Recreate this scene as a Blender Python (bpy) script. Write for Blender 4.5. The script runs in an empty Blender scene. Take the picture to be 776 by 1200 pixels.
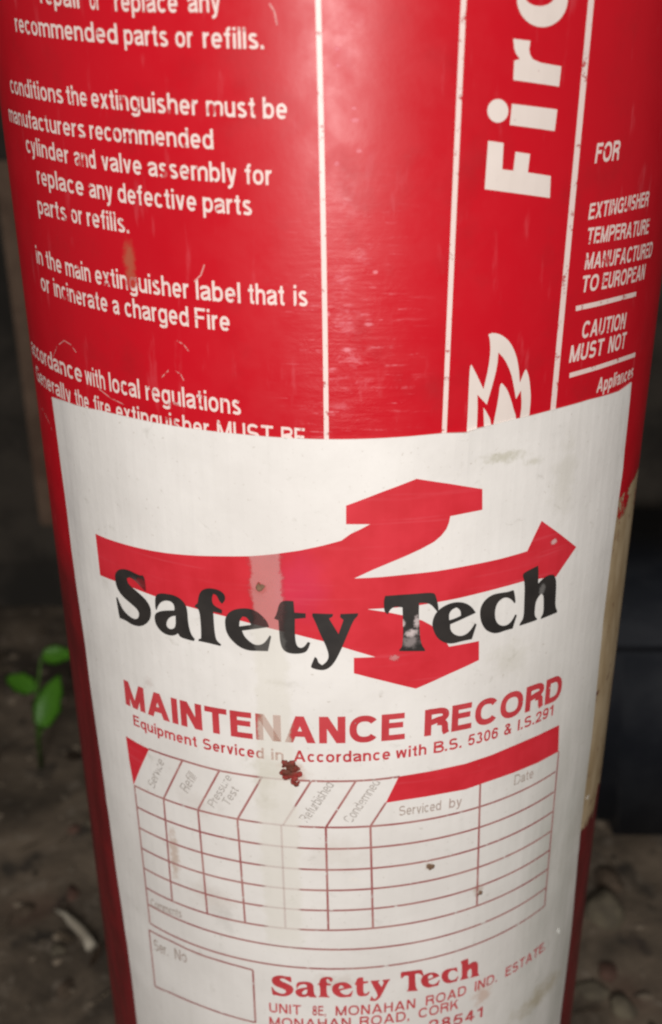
import bpy, bmesh, math, random
import numpy as np
from mathutils import Vector, noise
from mathutils.geometry import tessellate_polygon

random.seed(7)
sc = bpy.context.scene
C = sc.collection

# ------------------------------------------------------------------ camera
F_PX, PITCH, YAW, ROLL, DIST = 1091.9, 0.37826, -0.011855, -0.0061667, 3.1395
R = 0.08                    # body radius, metres
CAM_Z = 0.40
CF = Vector((math.sin(YAW)*math.cos(PITCH), math.cos(YAW)*math.cos(PITCH), -math.sin(PITCH)))
_r = Vector((math.cos(YAW), -math.sin(YAW), 0)); _u = _r.cross(CF)
CR = _r*math.cos(ROLL) + _u*math.sin(ROLL)
CU = -_r*math.sin(ROLL) + _u*math.cos(ROLL)
AXIS_Y = DIST*R
cam_d = bpy.data.cameras.new('camera'); cam = bpy.data.objects.new('camera', cam_d); C.objects.link(cam)
from mathutils import Matrix
cam.matrix_world = Matrix(((CR.x, CU.x, -CF.x, 0), (CR.y, CU.y, -CF.y, 0), (CR.z, CU.z, -CF.z, CAM_Z), (0, 0, 0, 1)))
cam_d.sensor_fit = 'VERTICAL'; cam_d.sensor_height = 24.0
cam_d.lens = 24.0*F_PX/1200.0
cam_d.clip_start = 0.01; cam_d.clip_end = 50
cam_d.dof.use_dof = True; cam_d.dof.focus_distance = 0.195; cam_d.dof.aperture_fstop = 9.5
sc.camera = cam

# ------------------------------------------------------------------ light
w = bpy.data.worlds.new('World'); sc.world = w; w.use_nodes = True
w.node_tree.nodes['Background'].inputs[0].default_value = (0.98, 0.96, 0.90, 1)
w.node_tree.nodes['Background'].inputs[1].default_value = 0.11
def lamp(name, loc, target, size, power, col):
    d = bpy.data.lights.new(name, 'AREA'); d.shape = 'DISK'; d.size = size; d.energy = power; d.color = col
    o = bpy.data.objects.new(name, d); C.objects.link(o); o.location = loc
    o.rotation_euler = (Vector(target)-Vector(loc)).to_track_quat('-Z', 'Y').to_euler()
    return o
lamp('phone_flash', (-0.012, -0.13, CAM_Z+0.02), (0, AXIS_Y-R, CAM_Z-0.11), 0.03, 0.50, (1.0, 0.97, 0.94))
lamp('added_fill', (-0.04, -0.50, CAM_Z+0.16), (0, AXIS_Y, CAM_Z-0.15), 0.16, 3.1, (1.0, 0.98, 0.95))  # added soft fill with no seen source, evens the light down the can
sc.view_settings.view_transform = 'Standard'; sc.view_settings.look = 'None'
sc.view_settings.exposure = 0.0; sc.view_settings.gamma = 1.0
sc.cycles.max_bounces = 6
try: sc.cycles.pixel_filter_type = 'BLACKMAN_HARRIS'; sc.cycles.filter_width = 2.3
except Exception: pass

# ------------------------------------------------------------------ measuring: where a sight line meets the can / the ground / a depth
def ray(x, y): return CF + CR*((x-388)/F_PX) - CU*((y-600)/F_PX)
def on_can(x, y):
    """arc length s and height h (metres, h from the camera's level) on the can's skin"""
    d = ray(x, y); a = d.x**2+d.y**2; b = -2*d.y*AXIS_Y; c = AXIS_Y**2-R*R
    q = b*b-4*a*c
    t = (-b-math.sqrt(max(q, 0)))/2/a
    P = d*t
    return (R*math.atan2(P.x, AXIS_Y-P.y), P.z)
def on_ground(x, y, z=0.0):
    d = ray(x, y); t = (z-CAM_Z)/d.z
    return Vector((0, 0, CAM_Z))+d*t
def at_depth(x, y, Y):
    d = ray(x, y); return Vector((0, 0, CAM_Z))+d*(Y/d.y)
def skin(s, h, off=0.0):
    a = s/R; r = R+off
    return Vector((r*math.sin(a), -r*math.cos(a), CAM_Z+h))

# ------------------------------------------------------------------ node helpers
class NT:
    def __init__(self, name):
        self.m = bpy.data.materials.new(name); self.m.use_nodes = True
        self.t = self.m.node_tree; self.b = self.t.nodes['Principled BSDF']
        self.out = self.t.nodes['Material Output']
    def n(self, typ, **kw):
        nd = self.t.nodes.new(typ)
        for k, v in kw.items(): setattr(nd, k, v)
        return nd
    def put(self, sock, v):
        if hasattr(v, 'is_output'): self.t.links.new(v, sock)
        else: sock.default_value = v
    def math(self, op, a, b=0.0, c=None, clamp=False):
        nd = self.n('ShaderNodeMath', operation=op, use_clamp=clamp); self.put(nd.inputs[0], a); self.put(nd.inputs[1], b)
        if c is not None: self.put(nd.inputs[2], c)
        return nd.outputs[0]
    def vm(self, op, a, b):
        nd = self.n('ShaderNodeVectorMath', operation=op); self.put(nd.inputs[0], a); self.put(nd.inputs[1], b)
        return nd.outputs['Value'] if op in ('LENGTH', 'DOT_PRODUCT') else nd.outputs[0]
    def uv(self): return self.n('ShaderNodeUVMap').outputs[0]
    def obj(self): return self.n('ShaderNodeTexCoord').outputs['Object']
    def noise(self, vec, scale, detail=4, rough=0.55, dist=0.0, out='Fac'):
        nd = self.n('ShaderNodeTexNoise'); self.put(nd.inputs['Vector'], vec); nd.inputs['Scale'].default_value = scale
        nd.inputs['Detail'].default_value = detail; nd.inputs['Roughness'].default_value = rough; nd.inputs['Distortion'].default_value = dist
        return nd.outputs[out]
    def rng(self, v, a, b, c=0.0, d=1.0):
        nd = self.n('ShaderNodeMapRange'); nd.interpolation_type = 'SMOOTHSTEP'
        for i, q in enumerate((v, a, b, c, d)): self.put(nd.inputs[i], q)
        return nd.outputs[0]
    def mix(self, f, a, b):
        nd = self.n('ShaderNodeMix', data_type='RGBA'); self.put(nd.inputs[0], f)
        self.put(nd.inputs[6], (*a, 1) if isinstance(a, tuple) and len(a) == 3 else a)
        self.put(nd.inputs[7], (*b, 1) if isinstance(b, tuple) and len(b) == 3 else b)
        return nd.outputs[2]
    def bump(self, h, strength, dist=0.001):
        nd = self.n('ShaderNodeBump'); nd.inputs['Strength'].default_value = strength; nd.inputs['Distance'].default_value = dist
        self.put(nd.inputs['Height'], h); self.put(self.b.inputs['Normal'], nd.outputs[0])
    def stretch(self, vec, s): return self.vm('MULTIPLY', vec, s)
    # a mark of irregular outline on the skin, centre and half-sizes measured in the photograph, turned into can coordinates
    def mark(self, x, y, rx, ry, edge=0.6, ragged=0.8, nscale=None):
        s, h = on_can(x, y); s1 = on_can(x+rx, y)[0]; h1 = on_can(x, y-ry)[1]
        rs = abs(s1-s)*UVS; rh = abs(h1-h)*UVS
        uv = self.uv()
        d = self.vm('MULTIPLY', self.vm('SUBTRACT', uv, (s*UVS, h*UVS, 0)), (1/rs, 1/rh, 0))
        L = self.vm('LENGTH', d, (0, 0, 0))
        nz = self.noise(uv, nscale or 1.3/min(rs, rh), 4, 0.65)
        L = self.math('ADD', L, self.math('MULTIPLY', self.math('SUBTRACT', nz, 0.5), ragged*2.2))
        return self.rng(L, 1.0, 1.0-edge)
UVS = 10.0     # uv unit = 0.1 m

def band_mask(k, lo=0.55):
    """the upright rubbed strip down the label (about x 311..335 in the photograph)"""
    pts = [on_can(311, 640), on_can(318, 850), on_can(333, 1090)]
    (sa, ha), (sb, hb) = pts[0], pts[2]
    uv = k.uv(); sp = k.n('ShaderNodeSeparateXYZ'); k.put(sp.inputs[0], uv)
    cs = k.math('MULTIPLY_ADD', k.math('SUBTRACT', sp.outputs[1], ha*UVS), (sb-sa)/(hb-ha), sa*UVS)
    d = k.math('ABSOLUTE', k.math('SUBTRACT', sp.outputs[0], cs))
    wob = k.math('MULTIPLY', k.math('SUBTRACT', k.noise(uv, 22, 6, 0.7), 0.5), 0.055)
    d = k.math('ADD', d, wob)
    wdt = k.rng(sp.outputs[1], -1.5, -1.0, 0.045, 0.034)
    return k.math('MULTIPLY', k.rng(d, k.math('MULTIPLY', wdt, 1.25), k.math('MULTIPLY', wdt, 0.8)), k.rng(sp.outputs[1], on_can(333, 1120)[1]*UVS, on_can(333, 1095)[1]*UVS))

def chips(k, scale, th, soft=0.04):
    return k.rng(k.noise(k.uv(), scale, 5, 0.7), th, th+soft)

# ------------------------------------------------------------------ materials
def mat_enamel():
    k = NT('red_enamel'); uv = k.uv()
    base = k.mix(k.noise(uv, 2.2, 3), (0.50, 0.004, 0.012), (0.61, 0.006, 0.017))
    # horizontal scuffing in the middle panel, denser lower down
    sp = k.n('ShaderNodeSeparateXYZ'); k.put(sp.inputs[0], uv)
    s0 = on_can(412, 300)[0]*UVS
    strip = k.rng(k.math('ABSOLUTE', k.math('SUBTRACT', sp.outputs[0], s0)), 0.17, 0.02)
    low = k.rng(sp.outputs[1], on_can(400, 150)[1]*UVS, on_can(400, 430)[1]*UVS)
    streak = k.noise(k.stretch(uv, (9, 110, 1)), 1.0, 5, 0.7)
    blot = k.noise(uv, 22, 5, 0.7, 1.2)
    sc1 = k.math('MULTIPLY', k.rng(streak, 0.52, 0.72), k.rng(blot, 0.46, 0.60))
    sc1 = k.math('MULTIPLY', sc1, k.math('MULTIPLY', strip, k.math('MULTIPLY_ADD', low, 1.0, 0.05)))
    fine = k.math('MULTIPLY', chips(k, 55, 0.70), k.math('MULTIPLY_ADD', strip, 0.7, 0.08))
    allm = k.math('MAXIMUM', sc1, fine)
    dull = k.rng(k.noise(k.stretch(uv, (30, 6, 1)), 1.0, 4), 0.60, 0.75, 0, 0.12)
    allm = k.math('MAXIMUM', allm, dull)
    for (x, y, rx, ry) in [(395, 57, 5, 4), (396, 77, 4, 3), (416, 141, 7, 4), (415, 127, 4, 3), (421, 177, 5, 3), (432, 380, 7, 3),
                           (440, 319, 4, 3), (395, 192, 4, 4), (407, 410, 6, 4), (384, 368, 4, 4)]:
        allm = k.math('MAXIMUM', allm, k.math('MULTIPLY', k.mark(x, y, rx, ry, 0.7, 0.5), 0.75))
    col = k.mix(allm, base, (0.80, 0.26, 0.30))
    for (x, y, rx, ry, st) in [(405, 235, 16, 34, .30), (400, 330, 18, 30, .42), (404, 375, 22, 26, .50), (410, 420, 26, 16, .55), (412, 448, 30, 14, .55), (400, 480, 22, 14, .35), (408, 40, 26, 60, .18), (425, 300, 12, 10, .3)]:
        tex = k.rng(k.noise(k.stretch(uv, (28, 60, 1)), 1.0, 6, 0.75, 0.8), 0.44, 0.62)
        col = k.mix(k.math('MULTIPLY', k.math('MULTIPLY', k.mark(x, y, rx, ry, 0.95, 0.7), tex), st), col, (0.78, 0.24, 0.28))
    mud = k.mark(152, 310, 10, 34, 0.8, 0.9, 30)
    col = k.mix(k.math('MULTIPLY', mud, 0.55), col, (0.36, 0.16, 0.08))
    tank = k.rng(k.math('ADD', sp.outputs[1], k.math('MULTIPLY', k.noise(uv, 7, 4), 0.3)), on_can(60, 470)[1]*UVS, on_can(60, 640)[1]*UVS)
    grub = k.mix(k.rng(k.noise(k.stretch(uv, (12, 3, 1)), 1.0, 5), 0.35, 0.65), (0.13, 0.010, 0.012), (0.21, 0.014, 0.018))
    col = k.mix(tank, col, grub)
    lo2 = k.rng(k.noise(uv, 6, 5, 0.6), 0.5, 0.75, 0, 0.35)
    col = k.mix(lo2, col, (0.33, 0.012, 0.016))
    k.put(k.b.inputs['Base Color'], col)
    k.put(k.b.inputs['Roughness'], k.math('MULTIPLY_ADD', allm, 0.3, k.rng(k.noise(uv, 14, 4), 0.3, 0.7, 0.34, 0.46)))
    k.b.inputs['Specular IOR Level'].default_value = 0.35
    h = k.math('ADD', k.math('MULTIPLY', k.math('MULTIPLY', k.noise(k.stretch(uv, (8, 70, 1)), 1.0, 4), strip), k.math('MULTIPLY', low, blot)), k.math('MULTIPLY', k.noise(uv, 30, 3), 0.14))
    k.bump(h, 0.35, 0.0006)
    return k.m

def mat_white_print():
    k = NT('white_print'); uv = k.uv()
    col = k.mix(k.noise(uv, 9, 3), (0.80, 0.60, 0.56), (0.88, 0.72, 0.67))
    k.put(k.b.inputs['Base Color'], col); k.b.inputs['Roughness'].default_value = 0.45
    gone = chips(k, 34, 0.575, 0.06)
    for (x, y, rx, ry) in [(249, 128, 7, 9), (155, 330, 10, 12), (196, 205, 7, 10), (78, 350, 5, 8), (205, 478, 8, 9), (95, 190, 6, 7)]:
        gone = k.math('MAXIMUM', gone, k.mark(x, y, rx, ry, 0.5, 0.7))
    k.put(k.b.inputs['Alpha'], k.math('SUBTRACT', 1.0, k.math('MULTIPLY', gone, 0.85)))
    return k.m

def mat_bold_white():
    k = NT('cream_print'); uv = k.uv()
    col = k.mix(k.noise(uv, 12, 4), (0.72, 0.62, 0.56), (0.84, 0.73, 0.68))
    k.put(k.b.inputs['Base Color'], col); k.b.inputs['Roughness'].default_value = 0.42
    k.put(k.b.inputs['Alpha'], k.math('SUBTRACT', 1.0, chips(k, 40, 0.68, 0.04)))
    return k.m

def mat_paper():
    k = NT('label_paper'); uv = k.uv()
    col = k.mix(k.rng(k.noise(uv, 3.2, 5, 0.6), 0.3, 0.7), (0.76, 0.72, 0.685), (0.85, 0.81, 0.775))
    sp = k.n('ShaderNodeSeparateXYZ'); k.put(sp.inputs[0], uv)
    # dimmer light painted in towards the lower right; grimy along the left edge of the sticker
    dim_tint = k.math('MULTIPLY', k.rng(sp.outputs[0], 0.25, 0.72), k.rng(sp.outputs[1], -0.7, -1.7))
    dim_tint = k.math('MULTIPLY', dim_tint, k.rng(k.noise(k.stretch(uv, (10, 2.2, 1)), 1.0, 5), 0.25, 0.65, 0.35, 1.0))
    col = k.mix(k.math('MULTIPLY', dim_tint, 0.6), col, (0.40, 0.40, 0.345))
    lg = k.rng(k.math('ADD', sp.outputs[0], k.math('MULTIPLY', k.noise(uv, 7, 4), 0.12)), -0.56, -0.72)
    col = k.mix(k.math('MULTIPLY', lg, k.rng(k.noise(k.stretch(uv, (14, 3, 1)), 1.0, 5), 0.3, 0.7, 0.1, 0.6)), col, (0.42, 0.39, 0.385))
    streaks = k.rng(k.noise(k.stretch(uv, (34, 2.5, 1)), 1.0, 4), 0.55, 0.75, 0, 0.06)
    col = k.mix(streaks, col, (0.50, 0.49, 0.43))
    smut = k.math('MULTIPLY', k.rng(k.noise(uv, 17, 6, 0.7, 0.6), 0.60, 0.74), 0.38)
    col = k.mix(smut, col, (0.43, 0.40, 0.34))
    fib = k.math('MULTIPLY', k.rng(k.noise(uv, 90, 3, 0.6), 0.64, 0.74), 0.45)
    col = k.mix(fib, col, (0.40, 0.34, 0.27))
    B = (0.36, 0.22, 0.13); G = (0.45, 0.42, 0.30)
    for (x, y, rx, ry, st, cc) in [
        (590, 535, 34, 10, .55, G), (625, 540, 14, 6, .4, G), (503, 1015, 6, 6, .9, B), (205, 1000, 8, 44, .65, (0.50, 0.34, 0.25)), (395, 1000, 60, 30, .22, (0.55, .48, .40)), (250, 1050, 40, 22, .3, (0.50, .40, .33)), (480, 600, 30, 12, .2, G), (390, 1150, 30, 14, .25, B), (600, 770, 30, 30, .2, G),
        (565, 1163, 14, 18, .6, (0.55, 0.35, 0.26)), (632, 1165, 26, 14, .6, (0.40, 0.33, 0.20)), (305, 690, 10, 9, .7, B),
        (640, 634, 6, 4, .5, G), (320, 900, 40, 22, .25, G), (345, 905, 22, 16, .6, (0.50, 0.28, 0.20)), (560, 1042, 8, 10, .5, B),
        (310, 920, 20, 50, .25, G), (262, 1075, 20, 24, .3, (0.45, 0.42, 0.38)), (330, 800, 26, 6, .3, (0.5, .47, .40)),
        (175, 800, 8, 9, .35, (0.5, .4, .36)), (660, 560, 20, 60, .2, G), (230, 940, 30, 20, .2, (0.5, .42, .36)),
        (690, 940, 12, 80, .35, (0.40, .37, .30)), (415, 1030, 9, 5, .5, (0.86, .80, .74)), (640, 1000, 18, 60, .25, (0.42, .42, .36))]:
        col = k.mix(k.math('MULTIPLY', k.mark(x, y, rx, ry, 0.9, 0.9), st), col, cc)
    psp = k.n('ShaderNodeSeparateXYZ'); k.put(psp.inputs[0], uv)
    bm = k.math('MULTIPLY', band_mask(k), k.rng(psp.outputs[1], on_can(315, 640)[1]*UVS, on_can(315, 670)[1]*UVS))
    col = k.mix(k.math('MULTIPLY', bm, 0.35), col, (0.70, 0.66, 0.56))
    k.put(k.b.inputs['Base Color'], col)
    k.put(k.b.inputs['Roughness'], k.rng(k.noise(uv, 8, 3), 0.3, 0.7, 0.42, 0.60))
    h = k.math('ADD', k.noise(k.stretch(uv, (20, 3, 1)), 1.0, 3), k.math('MULTIPLY', k.noise(uv, 40, 4), 0.5))
    k.bump(h, 0.18, 0.0006)
    return k.m

def mat_ink(name, c1, c2, fade, chip=0.66, marks=(), pinker=False, pale=()):
    k = NT(name); uv = k.uv()
    col = k.mix(k.rng(k.noise(uv, 10, 4), 0.3, 0.7), c1, c2)
    if pinker:    # the ink has bled towards magenta beside the rubbed strip
        col = k.mix(k.math('MULTIPLY', k.mark(352, 690, 46, 60, 0.8, 0.3), 0.30), col, (0.58, 0.03, 0.12))
        col = k.mix(k.rng(k.noise(k.stretch(uv, (3, 60, 1)), 1.0, 4), 0.55, 0.75, 0, 0.25), col, (0.74, 0.13, 0.16))
    if fade == 0.66: col = k.mix(k.math('MULTIPLY', band_mask(k), 0.62), col, (0.55, 0.43, 0.30))
    k.put(k.b.inputs['Base Color'], col); k.b.inputs['Roughness'].default_value = 0.5
    gone = k.math('MULTIPLY', band_mask(k), fade)
    gone = k.math('MAXIMUM', gone, chips(k, 45, chip, 0.06))
    for (x, y, rx, ry, st) in pale:
        col = k.mix(k.math('MULTIPLY', k.mark(x, y, rx, ry, 0.8, 0.8), st), col, (0.66, 0.55, 0.54)); k.put(k.b.inputs['Base Color'], col)
    for (x, y, rx, ry, st) in marks:
        gone = k.math('MAXIMUM', gone, k.math('MULTIPLY', k.mark(x, y, rx, ry, 0.6, 0.6), st))
    k.put(k.b.inputs['Alpha'], k.math('SUBTRACT', 1.0, gone))
    return k.m

def mat_plain(name, c1, c2, scale, rough, bump=0.0, spec=0.3, bscale=None):
    k = NT(name); o = k.obj()
    k.put(k.b.inputs['Base Color'], k.mix(k.rng(k.noise(o, scale, 5, 0.65), 0.35, 0.65), c1, c2))
    k.b.inputs['Roughness'].default_value = rough; k.b.inputs['Specular IOR Level'].default_value = spec
    if bump: k.bump(k.noise(o, bscale or scale*2, 5), bump, 0.002)
    return k.m

def mat_ground():
    k = NT('dirty_concrete'); o = k.obj()
    n1 = k.noise(o, 14, 6, 0.65, 0.4); n2 = k.noise(o, 60, 5, 0.7)
    col = k.mix(k.rng(n1, 0.35, 0.68), (0.072, 0.055, 0.040), (0.25, 0.19, 0.135))
    col = k.mix(k.rng(n2, 0.55, 0.70, 0, 0.75), col, (0.34, 0.28, 0.22))
    col = k.mix(k.rng(k.noise(o, 33, 4), 0.58, 0.7, 0, 0.7), col, (0.025, 0.022, 0.02))
    col = k.mix(k.rng(k.noise(o, 9, 3), 0.60, 0.72, 0, 0.5), col, (0.13, 0.065, 0.045))
    k.put(k.b.inputs['Base Color'], col)
    k.b.inputs['Roughness'].default_value = 0.75
    k.bump(k.math('ADD', n1, k.math('MULTIPLY', n2, 0.5)), 0.6, 0.004)
    return k.m

M = {}
M['enamel'] = mat_enamel(); M['wprint'] = mat_white_print(); M['cream'] = mat_bold_white(); M['paper'] = mat_paper()
M['logo'] = mat_ink('red_logo_ink', (0.60, 0.018, 0.030), (0.68, 0.028, 0.045), 0.50, 0.69, [(462, 770, 8, 5, .5), (520, 655, 5, 3, .5), (648, 634, 5, 5, .7)], True)
M['red'] = mat_ink('red_text_ink', (0.52, 0.040, 0.050), (0.60, 0.06, 0.07), 0.66, 0.64, [(573, 1155, 12, 10, .5), (325, 885, 18, 12, .6)])
M['fine'] = mat_ink('brown_red_line_ink', (0.36, 0.10, 0.10), (0.46, 0.22, 0.20), 0.85, 0.585, [(320, 965, 30, 6, .5)])
M['dull'] = mat_ink('faint_text_ink', (0.47, 0.35, 0.31), (0.42, 0.36, 0.31), 0.95, 0.56)
M['grey'] = mat_ink('faint_grey_ink', (0.42, 0.38, 0.35), (0.46, 0.41, 0.37), 0.95, 0.54)
M['black'] = mat_ink('black_ink', (0.022, 0.019, 0.018), (0.038, 0.032, 0.029), 0.30, 0.69,
                     [(168, 686, 14, 12, .5), (634, 690, 5, 10, .4)], pale=[(482, 741, 10, 6, .9), (488, 728, 5, 10, .8), (471, 730, 5, 6, .9), (481, 751, 13, 9, .35), (160, 682, 10, 8, .15)])
M['scratch'] = mat_ink('scratched_paint', (0.62, 0.20, 0.20), (0.70, 0.30, 0.28), 0.0, 0.50)
M['blood'] = mat_plain('dark_red_grime', (0.34, 0.04, 0.035), (0.13, 0.04, 0.025), 300, 0.6, 0.5)

# ------------------------------------------------------------------ mesh helpers
def link(name, me, mat, parent=None):
    o = bpy.data.objects.new(name, me); C.objects.link(o)
    if mat: me.materials.append(mat)
    if parent: o.parent = parent
    return o
def from_bm(name, bm, mat, parent=None, smooth=False):
    me = bpy.data.meshes.new(name); bm.to_mesh(me); bm.free()
    if smooth:
        for p in me.polygons: p.use_smooth = True
    return link(name, me, mat, parent)
def flat_bm(loops):
    """list of [outer, hole, hole...] loops in (s,h) -> flat bmesh"""
    bm = bmesh.new()
    for grp in loops:
        pts = [Vector((p[0]*100, p[1]*100, 0)) for l in grp for p in l]
        tris = tessellate_polygon([[Vector((p[0]*100, p[1]*100, 0)) for p in l] for l in grp])
        vs = [bm.verts.new(p/100) for p in pts]
        for t in tris:
            try: bm.faces.new([vs[i] for i in t])
            except ValueError: pass
    return bm
STEP = 0.0028
def wrap_bm(bm, name, mat, parent, off, skirt=0.0, layers=None, hstep=None):
    """cut the flat artwork into narrow upright strips and roll it on to the can"""
    if not bm.verts: bm.free(); return None
    lo = min(v.co.x for v in bm.verts); hi = max(v.co.x for v in bm.verts)
    k = math.ceil(lo/STEP)
    while k*STEP < hi:
        bmesh.ops.bisect_plane(bm, geom=bm.verts[:]+bm.edges[:]+bm.faces[:], dist=1e-7, plane_co=(k*STEP, 0, 0), plane_no=(1, 0, 0)); k += 1
    if hstep:
        lo = min(v.co.y for v in bm.verts); hi = max(v.co.y for v in bm.verts); k = math.ceil(lo/hstep)
        while k*hstep < hi:
            bmesh.ops.bisect_plane(bm, geom=bm.verts[:]+bm.edges[:]+bm.faces[:], dist=1e-7, plane_co=(0, k*hstep, 0), plane_no=(0, 1, 0)); k += 1
    bmesh.ops.recalc_face_normals(bm, faces=bm.faces[:])
    uvl = bm.loops.layers.uv.new('UVMap')
    for f in bm.faces:
        if f.normal.z < 0: f.normal_flip()
        for l in f.loops: l[uvl].uv = (l.vert.co.x*UVS, l.vert.co.y*UVS)
    bm.verts.ensure_lookup_table()
    offs = {}
    if layers: offs = layers(bm)
    if skirt:
        be = [e for e in bm.edges if len(e.link_faces) == 1]
        r = bmesh.ops.extrude_edge_only(bm, edges=be)
        new = {g for g in r['geom'] if isinstance(g, bmesh.types.BMVert)}
    else: new = set()
    for v in bm.verts:
        o = off+offs.get(v, 0.0)
        if v in new: o = off-skirt
        p = skin(v.co.x, v.co.y, o); v.co = p
    return from_bm(name, bm, mat, parent)
def islands(bm):
    seen = {}; groups = []
    for v in bm.verts:
        if v in seen: continue
        st = [v]; g = []; seen[v] = 1
        while st:
            q = st.pop(); g.append(q)
            for e in q.link_edges:
                o = e.other_vert(q)
                if o not in seen: seen[o] = 1; st.append(o)
        groups.append(g)
    groups.sort(key=lambda g: min(v.co.x for v in g))
    return {v: (i % 8)*0.0000035 for i, g in enumerate(groups) for v in g}
def smooth_loop(pts, it=2, sharp=58):
    for _ in range(it):
        out = []; n = len(pts)
        for i in range(n):
            a, b, c = Vector(pts[i-1]), Vector(pts[i]), Vector(pts[(i+1) % n])
            d1, d2 = b-a, c-b
            if d1.length < 1e-9 or d2.length < 1e-9: continue
            if math.degrees(d1.angle(d2)) > sharp: out.append(tuple(b))
            else: out.append(tuple(b.lerp(a, 0.25))); out.append(tuple(b.lerp(c, 0.25)))
        pts = out
    return pts
def px(loop, o=(0, 0), sc_=1.0): return [(o[0]+p[0]/sc_, o[1]+p[1]/sc_) for p in loop]
def can(loop): return [on_can(*p) for p in loop]
def densify(pts, step=4.0):
    out = []
    for a, b in zip(pts, pts[1:]):
        n = max(1, int(math.dist(a, b)/step))
        out += [(a[0]+(b[0]-a[0])*i/n, a[1]+(b[1]-a[1])*i/n) for i in range(n)]
    return out+[pts[-1]]

# ------------------------------------------------------------------ lettering
# a plain grotesque alphabet: every glyph is a few thick strokes, cap height 1, x-height 0.73
def sarc(cx, cy, rx, ry, a0, a1, n=14, e=0.86):
    o = []
    for i in range(n+1):
        a = math.radians(a0+(a1-a0)*i/n); c, s = math.cos(a), math.sin(a)
        o.append((cx+rx*math.copysign(abs(c)**e, c), cy+ry*math.copysign(abs(s)**e, s)))
    return o
def thick(pts, t):
    P = [Vector(p) for i, p in enumerate(pts) if i == 0 or math.dist(p, pts[i-1]) > 1e-4]; A = []; Bq = []
    for i, p in enumerate(P):
        d0 = (P[i]-P[i-1]).normalized() if i else (P[1]-P[0]).normalized()
        d1 = (P[i+1]-P[i]).normalized() if i < len(P)-1 else d0
        d = (d0+d1).normalized() if (d0+d1).length > 1e-6 else d0
        n = Vector((-d.y, d.x))*t/2/max(0.35, d.dot(d1)); A.append(tuple(p+n)); Bq.append(tuple(p-n))
    return A+Bq[::-1]
def bar(x0, y0, x1, y1): return [(x0, y0), (x1, y0), (x1, y1), (x0, y1)]
def para(xa, ya, xb, yb, w): return [(xa, ya), (xa+w, ya), (xb+w, yb), (xb, yb)]
def glyph(c, t):
    """-> polygons, width ; t = stem weight, horizontals a touch thinner"""
    k = t*0.88; h = t/2; X = 0.73; q = k/2
    def V(x, y0=0, y1=1): return bar(x, y0, x+t, y1)
    def H(y, x0, x1): return bar(x0, y, x1, y+k)
    st = lambda pts: thick(pts, (t+k)/2)
    if c == 'A': d = t*1.08; return [para(0, 0, .44-d/2+.03, 1, d), para(.94-d, 0, .5-d/2+.03-.06, 1, d), H(.23, .18+t*.3, .76-t*.3)], .94
    if c == 'B': return [V(0), st([(h, 1-q)]+sarc(.46, .755, .25, .245-q, 90, -90)+[(h, .51)]), st([(h, .51)]+sarc(.48, .275-q*.1, .29, .255-q*.4, 90, -90)+[(h, q)])], .80
    if c == 'C': return [st(sarc(.46, .5, .46-h, .5-q, 38, 322, 26))], .86
    if c == 'D': return [V(0), st([(h, 1-q)]+sarc(.40, .5, .46-h, .5-q, 90, -90, 22)+[(h, q)])], .86
    if c == 'E': return [V(0), H(0, 0, .72), H(1-k, 0, .70), H(.46, 0, .66)], .72
    if c == 'F': return [V(0), H(1-k, 0, .68), H(.46, 0, .60)], .68
    if c == 'G': return [st(sarc(.48, .5, .48-h, .5-q, 40, 325, 26)), V(.90-t, 0, .5), H(.42, .52, .90)], .90
    if c == 'H': return [V(0), V(.78-t), H(.47, 0, .78)], .78
    if c == 'I': return [V(0)], t
    if c == 'K': return [V(0), para(.08, .36, .80-t*1.2, 1, t*1.2), para(.84-t*1.25, 0, .34, .62, t*1.25)], .84
    if c == 'L': return [V(0), H(0, 0, .62)], .62
    if c == 'M': return [V(0), V(.96-t), para(.48-t*.5, 0, .0, 1, t), para(.48-t*.5, 0, .96-t, 1, t)], .96
    if c == 'N': return [V(0), V(.79-t), para(.79-t*1.15, 0, 0, 1, t*1.15)], .79
    if c == 'O': return [st(sarc(.48, .5, .48-h, .5-q, 0, 360, 36))], .96
    if c == 'P': return [V(0), st([(h, 1-q)]+sarc(.46, .71, .31-h*.4, .29-q, 90, -90)+[(h, .42+q*.0)])], .76
    if c == 'R': return [V(0), st([(h, 1-q)]+sarc(.46, .73, .31-h*.4, .27-q, 90, -90)+[(h, .46)]), st([(.44, .46)]+sarc(.50, .30, .20, .15, 85, 5, 6)+[(.71, .12), (.76, 0)])], .82
    if c == 'S': return [st(sarc(.38, .735, .36-h, .265-q, 25, 180, 12)+sarc(.38, .66, .36-h, .16, 180, 235, 5)+[(.38, .51)]+sarc(.40, .34, .37-h, .165, 60, 0, 5)+sarc(.38, .265, .39-h, .265-q, 0, -158, 12))], .77
    if c == 'T': return [bar(.38-h, 0, .38+h, 1), H(1-k, 0, .76)], .76
    if c == 'U': return [st([(h, 1), (h, .35)]+sarc(.385, .33, .385-h, .33-q, 180, 360, 16)+[(.77-h, 1)])], .77
    if c == 'X': return [para(0, 0, .80-t*1.15, 1, t*1.15), para(.80-t*1.15, 0, 0, 1, t*1.15)], .80
    if c == 'q': return [V(.65-t, -.28, X), st(sarc(.32, X/2, .32-h, X/2-q, 30, 330, 22))], .65
    if c == 'a': return [st([(.06, .52)]+sarc(.29, .52, .245, .21-q, 165, 0, 12)+[(.535-h*.0, .12), (.60, .02)]), st([(.53, .44), (.36, .40)]+sarc(.24, .21, .24-h, .21-q, 110, 300, 12)+[(.45, .12), (.53, .24)])], .62
    if c == 'b': return [V(0), st(sarc(.33, X/2, .32-h, X/2-q, 150, -150, 22))], .65
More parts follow.
